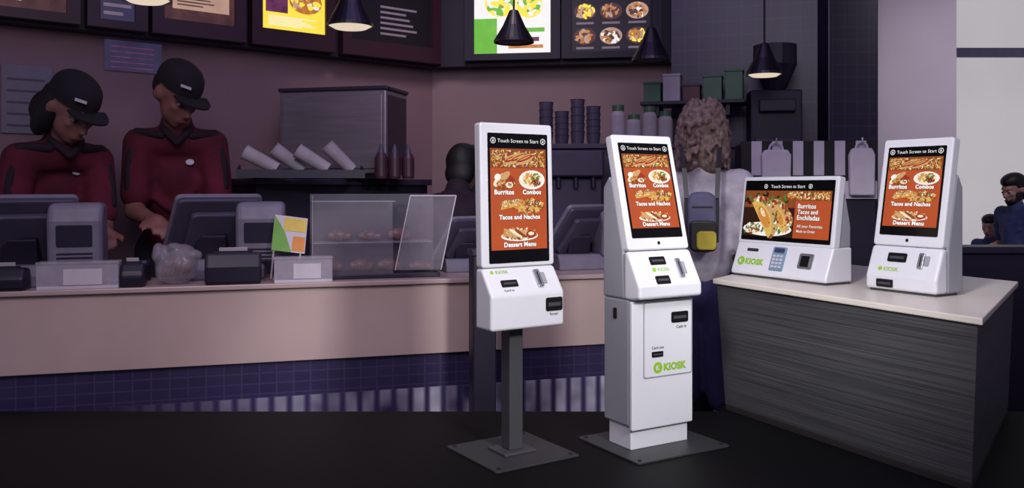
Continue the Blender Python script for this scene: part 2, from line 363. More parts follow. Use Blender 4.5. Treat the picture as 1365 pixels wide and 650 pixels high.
def landscape(sc_,M,w,h):
    z=.0025
    text(sc_,'Touch Screen to Start',M,w*.5,h*.90,w*.38,M_scrwhite,z,off=-.004)
    icon(sc_,M,.25*w,.90*h,.02*w); icon(sc_,M,.75*w,.90*h,.02*w)
    bm=bmesh.new(); flat(bm,rect(.60*w,.07*h,.98*w,.67*h),M,z); obj('menu_background',bm,M_scrorange,sc_)
    it=[(rect(.01*w,.07*h,.60*w,.83*h),8),(rect(.01*w,.55*h,.60*w,.83*h),2)]+blobs(.28*w,.68*h,.25*w,.1*h,60,[8,8,2,5],.026*w,24)+[(ell(.30*w,.195*h,.285*w,.118*h),0)]+blobs(.30*w,.21*h,.25*w,.09*h,130,[5,5,0,7,5],.017*w,21)+taco(.48*w,.36*h,.11*w,-34)+taco(.39*w,.37*h,.18*w,-46)+taco(.23*w,.35*h,.21*w,-54)+blobs(.13*w,.16*h,.10*w,.05*h,40,[6,7,5,6],.015*w,22)
    picture(sc_,'food_picture',M,it,z)
    picture(sc_,'food_band',M,bandfood(M,.50*w,.67*h,.98*w,.83*h,170,.017*w),z+.001)
    for i,s in enumerate(('Burritos','Tacos and','Enchiladas')):
        text(sc_,s,M,w*(.635+.024*len(s)/2),h*(.585-.092*i),w*.024*len(s),M_scrwhite,.004,M_scrblack,off=.02)
    for i,(s,ww) in enumerate((('All your Favorites',.27),('Made to Order',.20))): text(sc_,s,M,w*(.64+ww/2),h*(.26-.075*i),w*ww,M_scrwhite,.004,M_scrblack,off=.006)
def logo(parent,M,cx,cy,width,z=.001):
    r=width*.13; bm=bmesh.new(); slab(bm,ell(cx-width*.5+r,cy,r,r,0,24),M,0,z); obj('logo_disc',bm,M_green,parent)
    text(parent,'K',M,cx-width*.5+r,cy,r*.85,M_white,z+.0004,off=.03)
    text(parent,'KIOSK',M,cx+width*.14,cy,width*.68,M_green,z,off=.055)
def slot(parent,M,x0,y0,x1,y1,name='card_slot'):
    bm=bmesh.new(); slab(bm,rrect(x0,y0,x1,y1,min(x1-x0,y1-y0)*.15),M,-.004,.004); o=obj(name,bm,M_black,parent)
    bm=bmesh.new(); h=(y1-y0); slab(bm,rect(x0+(x1-x0)*.12,y0+h*.35,x1-(x1-x0)*.12,y0+h*.62),M,.0,.006); obj('opening',bm,M_pole,o)
    return o
def reader(parent,M,cx,cy,w,h):
    bm=bmesh.new(); slab(bm,rrect(cx-w,cy-h,cx+w*.2,cy+h*.9,w*.3),M,-.004,.012); o=obj('card_reader',bm,M_chrome,parent,.002)
    bm=bmesh.new(); slab(bm,rect(cx-w*.5,cy-h*.7,cx-w*.3,cy+h*.6),M,.0,.0135); obj('swipe_groove',bm,M_slot,o)
    bm=bmesh.new(); slab(bm,rrect(cx+w*.3,cy-h*.6,cx+w*1.2,cy+h*.6,w*.2),M,-.004,.006); obj('reader_plate',bm,M_side,o)
def head(k,M,W,L,th,r,inset,scrfn):
    bm=bmesh.new(); slab(bm,rrect(0,0,W,L,r,5),M,-th,0); hd=obj('head',bm,M_white,k,.008,seg=3)
    a,b,c,d=inset
    bm=bmesh.new(); slab(bm,rrect(a,b,W-c,L-d,.006),M,-.003,.0018); s=obj('screen',bm,M_glass,k)
    scrfn(s,M@Matrix.Translation((a,b,0)),W-a-c,L-b-d)
    return hd
def bolt(parent,pts,z):
    for x,y in pts:
        bm=bmesh.new(); lathe(bm,[(0,0),(.009,0),(.008,.004),(0,.005)],Matrix.Translation((x,y,z)),10); obj('bolt',bm,M_slot,parent)
# kiosk on pole
k=new('ordering_kiosk',(0,3.92,0),R(33),'white touchscreen kiosk on a slim dark pole and square base plate','kiosk')
bm=bmesh.new(); slab(bm,rrect(-.22,-.22,.22,.22,.012),I4,0,.008); obj('base_plate',bm,M_plate,k,.002)
bm=bmesh.new(); slab(bm,rrect(-.085,-.075,.085,.075,.008),I4,.008,.02); obj('pole_flange',bm,M_pole,k,.003)
bolt(k,[(-.19,-.19),(.19,-.19),(-.19,.19),(.19,.19)],.008)
obj('pole',bx(-.036,.036,-.036,.036,.02,.80),M_pole,k,.004)
hx=-.20; W=.388
bm=bmesh.new(); prism(bm,[(-.145,.58),(-.145,.735),(-.066,.845),(-.012,.845),(-.012,.58)],hx,hx+W); con=obj('console',bm,M_white,k,.014,seg=4)
M=frame((hx,-.067,.848),(1,0,0),(0,.02,.64)); L=.64
head(k,M,W,L,.05,.014,(.038,.018,.028,.045),portrait)
Ms=frame((hx,-.145,.735),(1,0,0),(0,.079,.11)); Mf=frame((hx,-.145,.58),(1,0,0),(0,0,1))
slot(k,Ms,.07,.038,.155,.072); reader(k,Ms,.28,.072,.026,.047)
text(con,'KIOSK',Ms,.095,.115,.065,M_green,.001,off=.02)
bm=bmesh.new(); slab(bm,ell(.043,.115,.009,.009),Ms,0,.001); obj('logo_disc',bm,M_green,con)
text(con,'Card in',Ms,.10,.022,.05,M_dk,.001)
slot(k,Mf,.285,.07,.375,.13,'receipt_slot'); text(con,'Receipt',Mf,.33,.055,.045,M_dk,.001)
# floor-standing cabinet kiosk
k=new('ordering_kiosk',(.5287,3.909,0),R(30),'white cabinet kiosk with a tilted portrait screen standing on a dark floor plate','kiosk')
W=.36
bm=bmesh.new(); slab(bm,rrect(-.075,-.166,.462,.30,.015),I4,0,.008); obj('base_plate',bm,M_plate,k,.002)
bolt(k,[(-.045,-.136),(.432,-.136),(-.045,.27),(.432,.27)],.008)
obj('plinth',bx(.012,W-.012,0,.165,.008,.12),M_white,k,.004)
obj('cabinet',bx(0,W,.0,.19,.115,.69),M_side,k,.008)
bm=bmesh.new(); slab(bm,rrect(.0,.1,W,.685,.008),frame((0,-.002,0),(1,0,0),(0,0,1)),0,.022)
door=obj('door',bm,M_white,k,.006,seg=3)
Md=frame((0,-.024,0),(1,0,0),(0,0,1))
bm=bmesh.new(); slab(bm,rrect(.064,.329,W-.006,.678,.012),Md,0,.0012); obj('panel_seam',bm,M_side,door)
bm=bmesh.new(); slab(bm,rrect(.07,.335,W-.012,.672,.01),Md,0,.004); obj('door_panel',bm,M_white,door,.0015)
Md2=frame((0,-.028,0),(1,0,0),(0,0,1))
slot(k,Md2,.225,.575,.325,.625,'cash_slot'); text(door,'Cash in',Md2,.285,.555,.06,M_dk,.001)
text(door,'Card out',Md2,.145,.468,.07,M_dk,.001); slot(k,Md2,.11,.425,.175,.45,'card_slot')
logo(door,Md2,.22,.375,.20)
bm=bmesh.new(); Mside=frame((0,.1,.62),(0,-1,0),(0,0,1)); slab(bm,rrect(-.012,-.025,.012,.025,.005),Mside,0,.004); lk=obj('lock_plate',bm,M_black,k)
bm=bmesh.new(); prism(bm,[(-.024,.69),(-.085,.70),(-.085,.755),(0,.908),(.03,.908),(.03,.69)],-.004,W+.004); con=obj('console',bm,M_white,k,.014,seg=4)
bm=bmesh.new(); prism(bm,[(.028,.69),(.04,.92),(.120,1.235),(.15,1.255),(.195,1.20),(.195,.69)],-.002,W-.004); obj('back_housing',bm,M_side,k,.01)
M=frame((0,.0,.915),(1,0,0),(0,.135,.535)); L=math.hypot(.135,.535)
head(k,M,W,L,.05,.014,(.03,.055,.03,.04),portrait)
bm=bmesh.new(); slab(bm,ell(W/2,.03,.008,.008),M,-.002,.002); obj('camera_eye',bm,M_black,k)
Ms=frame((0,-.085,.755),(1,0,0),(0,.085,.153)); Mf=frame((0,-.085,.70),(1,0,0),(0,0,1))
slot(k,Ms,.10,.105,.19,.145); reader(k,Ms,.265,.085,.024,.05); slot(k,Ms,.10,.01,.18,.05,'receipt_slot')
text(con,'KIOSK',Ms,.165,.082,.07,M_green,.001,off=.02); bm=bmesh.new(); slab(bm,ell(.11,.082,.011,.011),Ms,0,.001); obj('logo_disc',bm,M_green,con)
# landscape counter kiosk
k=new('ordering_kiosk',(1.289,4.980,.70),R(-60),'wide landscape kiosk with taco menu standing at the left of the display counter','kiosk')
W=.67
bm=bmesh.new(); prism(bm,[(-.035,.012),(-.035,.03),(.025,.19),(.165,.19),(.165,.012)],0,W); con=obj('console',bm,M_white,k,.010,seg=4)
obj('foot_strip',bx(.01,W-.01,-.02,.16,0,.012),M_pole,k)
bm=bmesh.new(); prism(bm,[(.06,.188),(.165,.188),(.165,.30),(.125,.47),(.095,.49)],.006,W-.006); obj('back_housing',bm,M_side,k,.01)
M=frame((0,.022,.187),(1,0,0),(0,.05,.375)); L=math.hypot(.05,.375)
head(k,M,W,L,.05,.012,(.022,.018,.022,.022),landscape)
Ms=frame((0,-.035,.03),(1,0,0),(0,.06,.16))
logo(con,Ms,.135,.06,.20); slot(k,Ms,.09,.12,.17,.136)
bm=bmesh.new(); slab(bm,rrect(.28,.02,.375,.155,.008),Ms,-.003,.006); kp=obj('keypad',bm,M_keys,k,.002)
bm=bmesh.new()
for i in range(4):
    for j in range(3): slab(bm,rect(.293+.026*j,.036+.02*i,.31+.026*j,.049+.02*i),Ms,.004,.009)
obj('keys',bm,M_wpaper,kp)
bm=bmesh.new(); slab(bm,rect(.293,.122,.362,.147),Ms,.004,.0075); obj('display',bm,M_posscr,kp)
bm=bmesh.new(); slab(bm,rrect(.47,.045,.565,.13,.01),Ms,-.003,.006); rd=obj('card_reader',bm,M_chrome,k,.002)
bm=bmesh.new(); slab(bm,rrect(.49,.057,.545,.115,.006),Ms,0,.012); obj('reader_mouth',bm,M_black,rd)
# portrait counter kiosk
k=new('ordering_kiosk',(1.745,4.24,.70),R(-60),'compact portrait kiosk standing at the right of the display counter','kiosk')
W=.368
bm=bmesh.new(); prism(bm,[(-.008,.012),(-.008,.075),(.045,.218),(.08,.218),(.08,.012)],-.004,W+.004); con=obj('console',bm,M_white,k,.015,seg=4)
obj('foot_strip',bx(.01,W-.01,.012,.17,0,.012),M_pole,k)
bm=bmesh.new(); prism(bm,[(.078,.012),(.085,.22),(.145,.545),(.165,.565),(.20,.50),(.20,.012)],.0,W+.002); obj('back_housing',bm,M_side,k,.01)
M=frame((0,.045,.222),(1,0,0),(0,.09,.515)); L=math.hypot(.09,.515)
head(k,M,W,L,.05,.014,(.03,.05,.03,.04),portrait)
bm=bmesh.new(); slab(bm,ell(W/2,.028,.008,.008),M,-.002,.002); obj('camera_eye',bm,M_black,k)
Ms=frame((0,-.008,.075),(1,0,0),(0,.053,.143)); Mf=frame((0,-.008,.012),(1,0,0),(0,0,1))
slot(k,Ms,.10,.075,.20,.12); slot(k,Mf,.06,.012,.15,.05,'receipt_slot'); reader(k,Ms,.29,.09,.024,.04)
text(con,'KIOSK',Ms,.13,.038,.08,M_green,.001,off=.02); bm=bmesh.new(); slab(bm,ell(.07,.038,.011,.011),Ms,0,.001); obj('logo_disc',bm,M_green,con)
# ---------------------------------------------------------------- menu boards
E_beige=mat('lit_beige_menu',(214,172,150),.5,emit=.8,var=.15,scale=5); E_yel=mat('lit_yellow_menu',(250,218,74),.5,emit=1.1,var=.05); E_brown=mat('lit_brown_menu',(112,72,70),.5,emit=.55,var=.3,scale=9)
E_white=mat('lit_white_menu',(238,236,234),.5,emit=1.0,var=.03); E_gr=mat('lit_green_menu',(110,190,60),.5,emit=.9); E_dark=mat('dark_menu_panel',(30,18,34),.5)
E_mag=mat('lit_plum_picture',(130,64,110),.5,emit=.7,var=.3,scale=14); E_or=mat('lit_orange_picture',(226,146,60),.5,emit=.85,var=.3,scale=22); E_line=mat('menu_print',(150,130,150),.5,emit=.5); E_bl=mat('dim_blue_menu',(74,68,104),.5,emit=.5,var=.2,scale=6)
PM=[E_or,E_yel,E_beige,E_brown,E_white,E_gr]
P_gr=mat('green_leaflet_print',(112,170,70),.6); P_or=mat('orange_leaflet_print',(222,140,60),.6); P_ye=mat('yellow_leaflet_print',(226,196,90),.6)
def board(p0,d,th,pxa,pxb,label,panel,pics,zi=2.50,zb=2.38):
    ta=online(p0,d,pxa); tb=online(p0,d,pxb); w=tb-ta; q=p0+d*ta
    o=new('menu_board',(q.x,q.y,zb),th,label,'menu board','menu boards over the counter')
    hi=zi-zb; t=3.25-zb; s=.09 if w>.4 else .05
    bm=bmesh.new(); box(bm,0,w,-.1,-.005,0,hi); box(bm,0,s,-.1,-.005,hi,t); box(bm,w-s,w,-.1,-.005,hi,t); box(bm,0,w,-.1,-.005,t,t+.08); obj('frame',bm,M_fr if p0 is W0 else M_bulk,o)
    pn=obj('panel',bx(s,w-s,-.075,-.005,hi,t),panel,o)
    iw=w-2*s; ih=t-hi; M=frame((s,-.076,hi),(1,0,0),(0,0,1))
    for kind,x0,y0,x1,y1,m in pics:
        if kind=='f':
            sx=(x1-x0)*iw/2; sy=(y1-y0)*ih/2; cx=(x0+x1)/2*iw; cy=(y0+y1)/2*ih
            picture(pn,'menu_picture',M,[(ell(cx,cy,sx,sy*.9),m[0])]+blobs(cx,cy,sx*.75,sy*.65,34,m[1:],min(sx,sy)*.30,int(x0*97+y0*53)),.002,PM); continue
        bm=bmesh.new()
        pts=rect(x0*iw,y0*ih,x1*iw,y1*ih) if kind=='r' else ell((x0+x1)/2*iw,(y0+y1)/2*ih,(x1-x0)/2*iw,(y1-y0)/2*ih)
        if kind=='l':
            n=6
            for i in range(n): slab(bm,rect(x0*iw,(y0+(y1-y0)*i/n)*ih,(x0+(x1-x0)*(.7+.3*((i*7)%4)/3))*iw,(y0+(y1-y0)*(i+.4)/n)*ih),M,0,.004)
            obj('menu_lines',bm,m,pn)
        else: slab(bm,pts,M,0,.003+.002*random.random()); obj('menu_picture',bm,m,pn)
board(W0,WD,WT,-60,103,'leftmost menu board with a dim brown panel over the capped woman',E_brown,[('f',.3,.05,.62,.35,[2,3,0,2,4]),('f',.68,.08,.97,.36,[3,2,0,2])],2.45)
board(W0,WD,WT,112,192,'narrow dim blue menu board second from the left',E_bl,[('l',.1,.05,.9,.5,E_line)],2.44)
board(W0,WD,WT,198,322,'plum framed menu board with a lit beige picture over the capped man',E_brown,[('r',.12,.12,.92,.8,E_beige),('l',.18,.16,.7,.36,E_brown)],2.50)
board(W0,WD,WT,330,440,'plum framed menu board with a lit yellow panel',E_yel,[('r',.06,.2,.40,.6,E_mag),('f',.42,.2,.95,.52,[0,1,4,0,2]),('l',.1,.05,.85,.17,E_white)],2.52)
board(W0,WD,WT,450,580,'dark menu board with pale printed lines beside the yellow one',E_dark,[('l',.35,.1,.8,.5,E_line)],2.52)
board(W1,VD,VT,622,748,'bright white menu board with green strip and fruit pictures',E_white,[('r',0,0,.3,.42,E_gr),('f',.04,.12,.22,.3,[1,1,4,5]),('f',.14,.42,.55,.78,[1,1,0,5,4]),('f',.55,.40,.9,.72,[1,1,5,4]),('r',.45,.06,.9,.1,E_or),('r',.45,.14,.85,.19,E_mag),('r',.4,.25,.92,.3,E_gr)],2.46,2.4)
board(W1,VD,VT,750,882,'dark menu board with rows of food pictures beside the white one',E_dark,[('f',.03+.325*i,.07+.29*j,.31+.325*i,.29+.29*j,[[3,0,2,3],[2,4,0,3],[3,1,0,2]][(i+2*j)%3]) for i in range(3) for j in range(3)]+[('r',.06+.325*i,.03+.29*j,.28+.325*i,.055+.29*j,E_line) for i in range(3) for j in range(3)],2.46,2.4)
# ---------------------------------------------------------------- pendant lamps
def lamp(px,ya,yb,hw,d,lit,label):
    p=P(px,yb,d); h=(yb-ya)/F*d; r=hw/F*d
    o=new('pendant_lamp',p,0,label,'pendant lamp','cone pendant lamps')
    bm=bmesh.new(); lathe(bm,[(r*.96,.0),(r,0),(r*.98,.02),(r*.55,h*.5),(r*.22,h*.95),(0,h),(0,h*.9),(r*.5,h*.5)],I4,28); obj('shade',bm,M_shade,o,smooth=False)
    bm=bmesh.new(); rod(bm,(0,0,h),(0,0,4.2-p.z),.008); obj('cord',bm,M_cord,o)
    bm=bmesh.new(); lathe(bm,[(0,-.02 if lit else .0),(r*.7,-.01 if lit else .004),(r*.94,.012),(0,.03)],I4,24); obj('bulb_diffuser',bm,M_bulb if lit else M_dim,o,smooth=True)
lamp(195,-60,1,32,5.6,True,'lit cone pendant lamp cut by the top edge over the capped man')
lamp(467,-22,36,31,6.0,True,'lit black cone pendant lamp below the yellow menu board')
lamp(685,12,57,27,6.6,False,'black cone pendant lamp in front of the white menu board')
lamp(868,35,81,26,6.6,False,'black cone pendant lamp right of the dark picture menu board')
lamp(1019,56,100,24,6.4,True,'lit black cone pendant lamp over the curly haired customer')
# ---------------------------------------------------------------- things on the counter
def pos():
    o=new('cash_register',(0,0,0),0)
    bm=bmesh.new(); prism(bm,[(-.14,0),(-.14,.06),(-.1,.12),(.10,.12),(.12,.07),(.12,0)],-.26,.24); obj('base',bm,M_pos,o,.012)
    bm=bmesh.new(); prism(bm,[(-.04,.1),(-.10,.26),(0,.28),(.08,.1)],-.16,.02); obj('neck',bm,M_posd,o,.01)
    M=frame((-.36,.03,.13),(.88,.42,0),(.29,-.6,.8))
    bm=bmesh.new(); slab(bm,rrect(0,0,.48,.48,.03),M,0,.05)
    slab(bm,rrect(.08,.06,.40,.40,.03),M,.05,.09); mc=obj('monitor',bm,M_posb,o,.01)
    bm=bmesh.new(); slab(bm,rrect(-.014,-.014,.494,.494,.035),M,.0,.03); obj('bezel',bm,M_pos,mc,.006)
    bm=bmesh.new(); slab(bm,rrect(.03,.03,.45,.45,.01),M,-.003,0); obj('screen',bm,M_posscr,mc)
    bm=bmesh.new(); prism(bm,[(-.16,.10),(-.19,.36),(-.14,.46),(.04,.46),(.10,.10)],.08,.36); pd=obj('customer_display',bm,M_pos,o,.035,seg=3)
    M2=frame((.08,-.16,.10),(1,0,0),(0,-.03,.26)); bm=bmesh.new(); slab(bm,rrect(.05,.12,.23,.24,.01),M2,-.002,.004); obj('display_window',bm,M_posd,pd)
    bm=bmesh.new()
    for i in range(4): slab(bm,rect(.05,.01+.022*i,.23,.02+.022*i),M2,-.002,.003)
    obj('vent_slats',bm,M_posd,pd)
    bm=bmesh.new(); pts=[(.28,.06,.12),(.30,.09,.06),(.32,.08,.01),(.35,.10,.008)]
    for a_,b_ in zip(pts,pts[1:]): rod(bm,a_,b_,.007,6)
    obj('cable',bm,M_cord,o)
    return o
pr=pos(); G='cash registers along the counter'
for i,(px,off,rz,lb,s) in enumerate(((48,.28,2,'grey cash register at the far left of the counter by the capped woman',1.05),(299,.41,-4,'grey cash register with tilted monitor in front of the capped man',1.05),(628,.43,0,'grey cash register partly hidden behind the pole kiosk',.75),(780,.38,0,'grey cash register between the pole kiosk and the cabinet kiosk',.9))):
    o=pr if i==0 else copy_tree(pr); o.location=onc(px,off); o.rotation_euler.z=CT+R(rz); o.scale=(s,)*3; tag(o,lb,'cash register',G)
def donation(px,lb,w):
    q=onc(px,.045); o=new('collection_box',q,CT,lb,'collection box','clear collection boxes')
    obj('base',bx(-w,w,-.07,.03,0,.02),M_wpaper,o,.004)
    bm=bmesh.new(); box(bm,-w,w,-.07,-.066,.02,.14); box(bm,-w,w,.026,.03,.02,.14); box(bm,-w,-w+.004,-.066,.026,.02,.14); box(bm,w-.004,w,-.066,.026,.02,.14); obj('clear_walls',bm,M_acr2,o)
    obj('lid',bx(-w-.004,w+.004,-.074,.034,.14,.155),M_acr2,o,.003)
    bm=bmesh.new(); slab(bm,rect(-w*.35,.025,w*.6,.115),frame((0,-.071,0),(1,0,0),(0,0,1)),0,.002); obj('paper_notice',bm,M_wpaper,o)
    bm=bmesh.new(); r=random.Random(3)
    for i in range(14): lathe(bm,[(0,0),(.02,0),(.02,.005),(0,.005)],Matrix.Translation((r.uniform(-w+.03,w-.03),r.uniform(-.04,.0),.021+.006*(i%4))),10)
    obj('coins',bm,M_steel,o)
donation(107,'clear collection box with white notice at the left of the counter',.21)
donation(404,'clear collection box with white notice in front of the leaflet',.17)
def printer(px,off,w,h,rz,lb):
    q=onc(px,off); o=new('receipt_printer',q,CT+R(rz),lb,'receipt printer','dark receipt printers')
    bm=bmesh.new(); prism(bm,[(-.08,0),(-.09,h*.55),(-.045,h),(.07,h*.9),(.08,0)],-w,w); obj('case',bm,M_posd,o,.02,seg=3)
    obj('paper_slot',bx(-w*.7,w*.7,-.03,-.015,h*.95,h+.006),M_slot,o)
    bm=bmesh.new(); slab(bm,rect(-w*.5,0,w*.5,.03),frame((0,-.022,h),(1,0,0),(0,-.5,1)),0,.003); obj('paper',bm,M_wpaper,o)
printer(311,.06,.16,.19,2,'dark receipt printer on the counter beside the clear plastic bag')
printer(178,.07,.065,.14,0,'low dark receipt printer between the left collection box and the plastic bag')
printer(8,.045,.11,.13,0,'dark receipt printer at the left edge of the counter')
q=onc(178,.30); ct=new('card_terminal',q,CT+R(-20),'dark card payment terminal on the counter in front of the capped man','card terminal')
bm=bmesh.new(); prism(bm,[(-.10,0),(-.10,.03),(.10,.13),(.11,0)],-.06,.06); obj('case',bm,M_posd,ct,.012)
Mt=frame((-.06,-.10,.03),(1,0,0),(0,.2,.1)); bm=bmesh.new(); slab(bm,rrect(.015,.12,.105,.20,.006),Mt,0,.004); obj('display',bm,M_posscr,ct)
bm=bmesh.new()
for i in range(4):
    for j in range(3): slab(bm,rect(.018+.03*j,.015+.025*i,.042+.03*j,.033+.025*i),Mt,0,.005)
obj('keys',bm,M_pos,ct)
q=onc(234,.07); bg=new('plastic_bag',q,CT,'crinkled clear plastic bag slumped on the counter','bag')
rr=random.Random(9)
blob('film',[('e',(0,.03,.10),(.12,.09,.10)),('e',(.03,.03,.17),(.09,.07,.07))]+[('e',(rr.uniform(-.10,.10),rr.uniform(-.04,.09),rr.uniform(.06,.22)),(rr.uniform(.03,.055),.04,rr.uniform(.03,.055))) for _ in range(18)],M_bag,bg,.012,1)
bm=bmesh.new()
for i in range(6): capsule(bm,(-.07+.025*i,.03,.06),(-.05+.025*i,.02,.13),.014,.02)
obj('napkin_bundle',bm,M_roll,bg,smooth=True)
q=onc(384,.13); lf=new('leaflet_stand',q,CT,'small upright leaflet with green and orange print on the counter','leaflet')
obj('holder',bx(-.09,.09,-.03,.03,0,.015),M_acr2,lf,.003); M=frame((-.10,-.02,.19),(1,.05,-.14),(.1,.18,1))
bm=bmesh.new(); slab(bm,rect(.01,-.17,.02,.0),M,-.004,0); slab(bm,rect(.17,-.15,.18,.0),M,-.004,0); obj('legs',bm,M_acr2,lf)
bm=bmesh.new(); slab(bm,rect(0,0,.20,.22),M,0,.004); sh=obj('sheet',bm,M_wpaper,lf)
bm=bmesh.new(); slab(bm,[(0,0),(.12,0),(.07,.12),(0,.22)],M,.004,.006); obj('green_print',bm,P_gr,sh)
bm=bmesh.new(); slab(bm,rect(.12,.01,.195,.1),M,.004,.006); obj('orange_print',bm,P_or,sh)
bm=bmesh.new(); slab(bm,rect(.06,.13,.195,.21),M,.004,.007); obj('yellow_print',bm,P_ye,sh)
# pastry case
q=onc(500,.21); pc=new('pastry_case',q,CT,'clear acrylic pastry case with sloping side panel on the counter','display case')
w=.40
obj('base',bx(-w,w,-.12,.12,0,.03),M_posd,pc,.006)
bm=bmesh.new(); box(bm,-w,w,.114,.12,.03,.53); obj('rear_panel',bm,M_acr,pc)
bm=bmesh.new(); box(bm,-w,-w+.006,-.11,.114,.03,.52); obj('side_panel',bm,M_acr2,pc)
bm=bmesh.new(); prism(bm,[(-.12,.03),(-.114,.03),(-.07,.48),(-.076,.48)],-w,w*.25); obj('front_panel',bm,M_acr,pc)
bm=bmesh.new(); box(bm,-w,w*.3,-.075,.12,.48,.487); obj('top_panel',bm,M_acr2,pc)
Mq=frame((w*.28,-.11,.05),(.36,-.05,0),(.10,-.02,.5)); bm=bmesh.new(); slab(bm,rect(0,0,.29,.48),Mq,0,.006); dp=obj('door_panel',bm,M_acr3,pc)
bm=bmesh.new()
for r_ in (rect(-.003,0,.003,.48),rect(.286,0,.293,.48),rect(0,.476,.29,.483)): slab(bm,r_,Mq,-.002,.008)
obj('door_edge',bm,M_wpaper,dp)
bm=bmesh.new(); box(bm,-w+.006,w*.9,-.06,.114,.22,.228); obj('shelf',bm,M_acr2,pc)
bm=bmesh.new(); capsule(bm,(-.055,0,.03),(.055,0,.03),.026,.026); ellip(bm,(0,0,.035),(.055,.035,.035))
rl=obj('wrapped_pastry',bm,M_roll,None,smooth=True); n=0
rot=Euler((0,0,CT)).to_matrix(); rp=random.Random(5)
for zz,cnt in ((.03,4),(.228,3)):
    for i in range(cnt):
        o=rl if n==0 else copy_tree(rl); n+=1
        o.location=q+rot@Vector((-.28+.19*i+rp.uniform(-.008,.008)+(.06 if cnt<4 else 0),.03,zz+.004)); o.rotation_euler=(0,0,CT+R(rp.uniform(-14,14))); o.scale=(1,1,rp.uniform(.85,1.2))
        tag(o,'brown wrapped pastry lying in the clear pastry case','pastry','wrapped pastries in the clear case')
# ---------------------------------------------------------------- back kitchen
bk=new('back_counter',(W0.x,W0.y,FL),WT,'dark back counter along the left kitchen wall behind the workers','counter')
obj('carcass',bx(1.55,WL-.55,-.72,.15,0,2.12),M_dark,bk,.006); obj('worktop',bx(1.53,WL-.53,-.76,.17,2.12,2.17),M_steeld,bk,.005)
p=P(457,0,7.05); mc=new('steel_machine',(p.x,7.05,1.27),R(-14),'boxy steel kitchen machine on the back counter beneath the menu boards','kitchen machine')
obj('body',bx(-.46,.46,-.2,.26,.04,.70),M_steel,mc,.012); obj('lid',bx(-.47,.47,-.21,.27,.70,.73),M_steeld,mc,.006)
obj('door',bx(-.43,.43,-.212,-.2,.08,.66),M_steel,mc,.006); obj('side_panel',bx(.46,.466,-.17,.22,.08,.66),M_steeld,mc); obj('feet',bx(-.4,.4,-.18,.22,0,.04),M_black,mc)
G='paper cup sleeves in the bin'
pb=P(402,0,6.36); bn=new('cup_bin',(pb.x,6.36,1.27),R(14),'dark wire bin holding paper sleeves in front of the steel machine','bin')
bm=bmesh.new(); prism(bm,[(-.15,0),(-.17,.06),(.15,.10),(.15,0)],-.45,-.438); prism(bm,[(-.15,0),(-.17,.06),(.15,.10),(.15,0)],.438,.45); box(bm,-.45,.45,-.15,.15,0,.015); box(bm,-.45,.45,-.17,-.155,.0,.06); obj('tray',bm,M_posd,bn)
bm=bmesh.new(); lathe(bm,[(0,0),(.044,0),(.054,.25),(.058,.26),(.046,.26),(0,.24)],I4,18); sl=obj('cup_sleeve',bm,M_tee,None,smooth=False); rot=Euler((0,0,R(14))).to_matrix()
for i in range(4):
    o=sl if i==0 else copy_tree(sl); o.location=Vector((pb.x,6.36,1.27))+rot@Vector((-.17+.18*i,[-.07,.07,-.07,.06][i],.066)); o.rotation_euler=Euler((R([-6,6,-6,4][i]),R([-62,-54,-58,-46][i]),R(14)))
    tag(o,['stack of pale paper cups, leftmost in the dark bin','stack of pale paper cups, second from the left in the dark bin','stack of pale paper cups, third from the left in the dark bin','stack of pale paper cups, rightmost in the dark bin'][i],'cups',G)
# sauce bottles beside the machine
bm=bmesh.new(); lathe(bm,[(0,0),(.045,0),(.05,.02),(.05,.16),(.03,.2),(0,.2)],I4,16); sb=new('sauce_bottle',(0,0,0)); bd=obj('bottle',bm,M_sauce,sb)
bm=bmesh.new(); lathe(bm,[(0,.2),(.028,.2),(.02,.23),(.006,.27),(0,.27)],I4,12); obj('nozzle',bm,M_posb,sb)
for i,(px,d,l) in enumerate(((508,6.66,'first from the left in a row of dark sauce bottles on the back counter'),(526,6.72,'second from the left in a row of dark sauce bottles on the back counter'),(544,6.78,'third from the left in a row of dark sauce bottles on the back counter'))):
    o=sb if i==0 else copy_tree(sb); v=P(px,0,d); v.z=1.27; o.location=v; tag(o,l,'bottle','sauce bottles on the back counter')
# shelving behind customer
sh=new('back_shelving',(P(820,0,7.05).x,7.05,FL),R(-6),'dark tall service unit behind the cabinet kiosk and the customer','cabinet')
obj('carcass',bx(-1.2,1.7,0,.35,0,2.42),M_dark,sh,.006); obj('worktop',bx(-1.22,1.72,-.03,.37,2.42,2.46),M_steeld,sh,.004)
for i in range(4): obj('panel',bx(-1.15+.62*i,-.57+.62*i,-.015,0,1.3,2.36),M_posd,sh,.004)
bm=bmesh.new()
for i in range(5): lathe(bm,[(0,.07*i),(.05,.07*i),(.06,.07*i+.11),(.064,.07*i+.115),(.05,.07*i+.115)],I4,16)
cs=obj('cup_stack',bm,M_posb,None,smooth=False)
lb=['first','second','third','fourth']
for i in range(4):
    o=cs if i==0 else copy_tree(cs); q=P(728+21*i,0,7.24-.014*i); q.z=1.56; o.location=q; o.scale=(1,1,[.9,.7,.95,.8][i]); tag(o,lb[i]+' from the left in a row of grey cup stacks on the dark unit','cups','cup stacks on the dark unit')
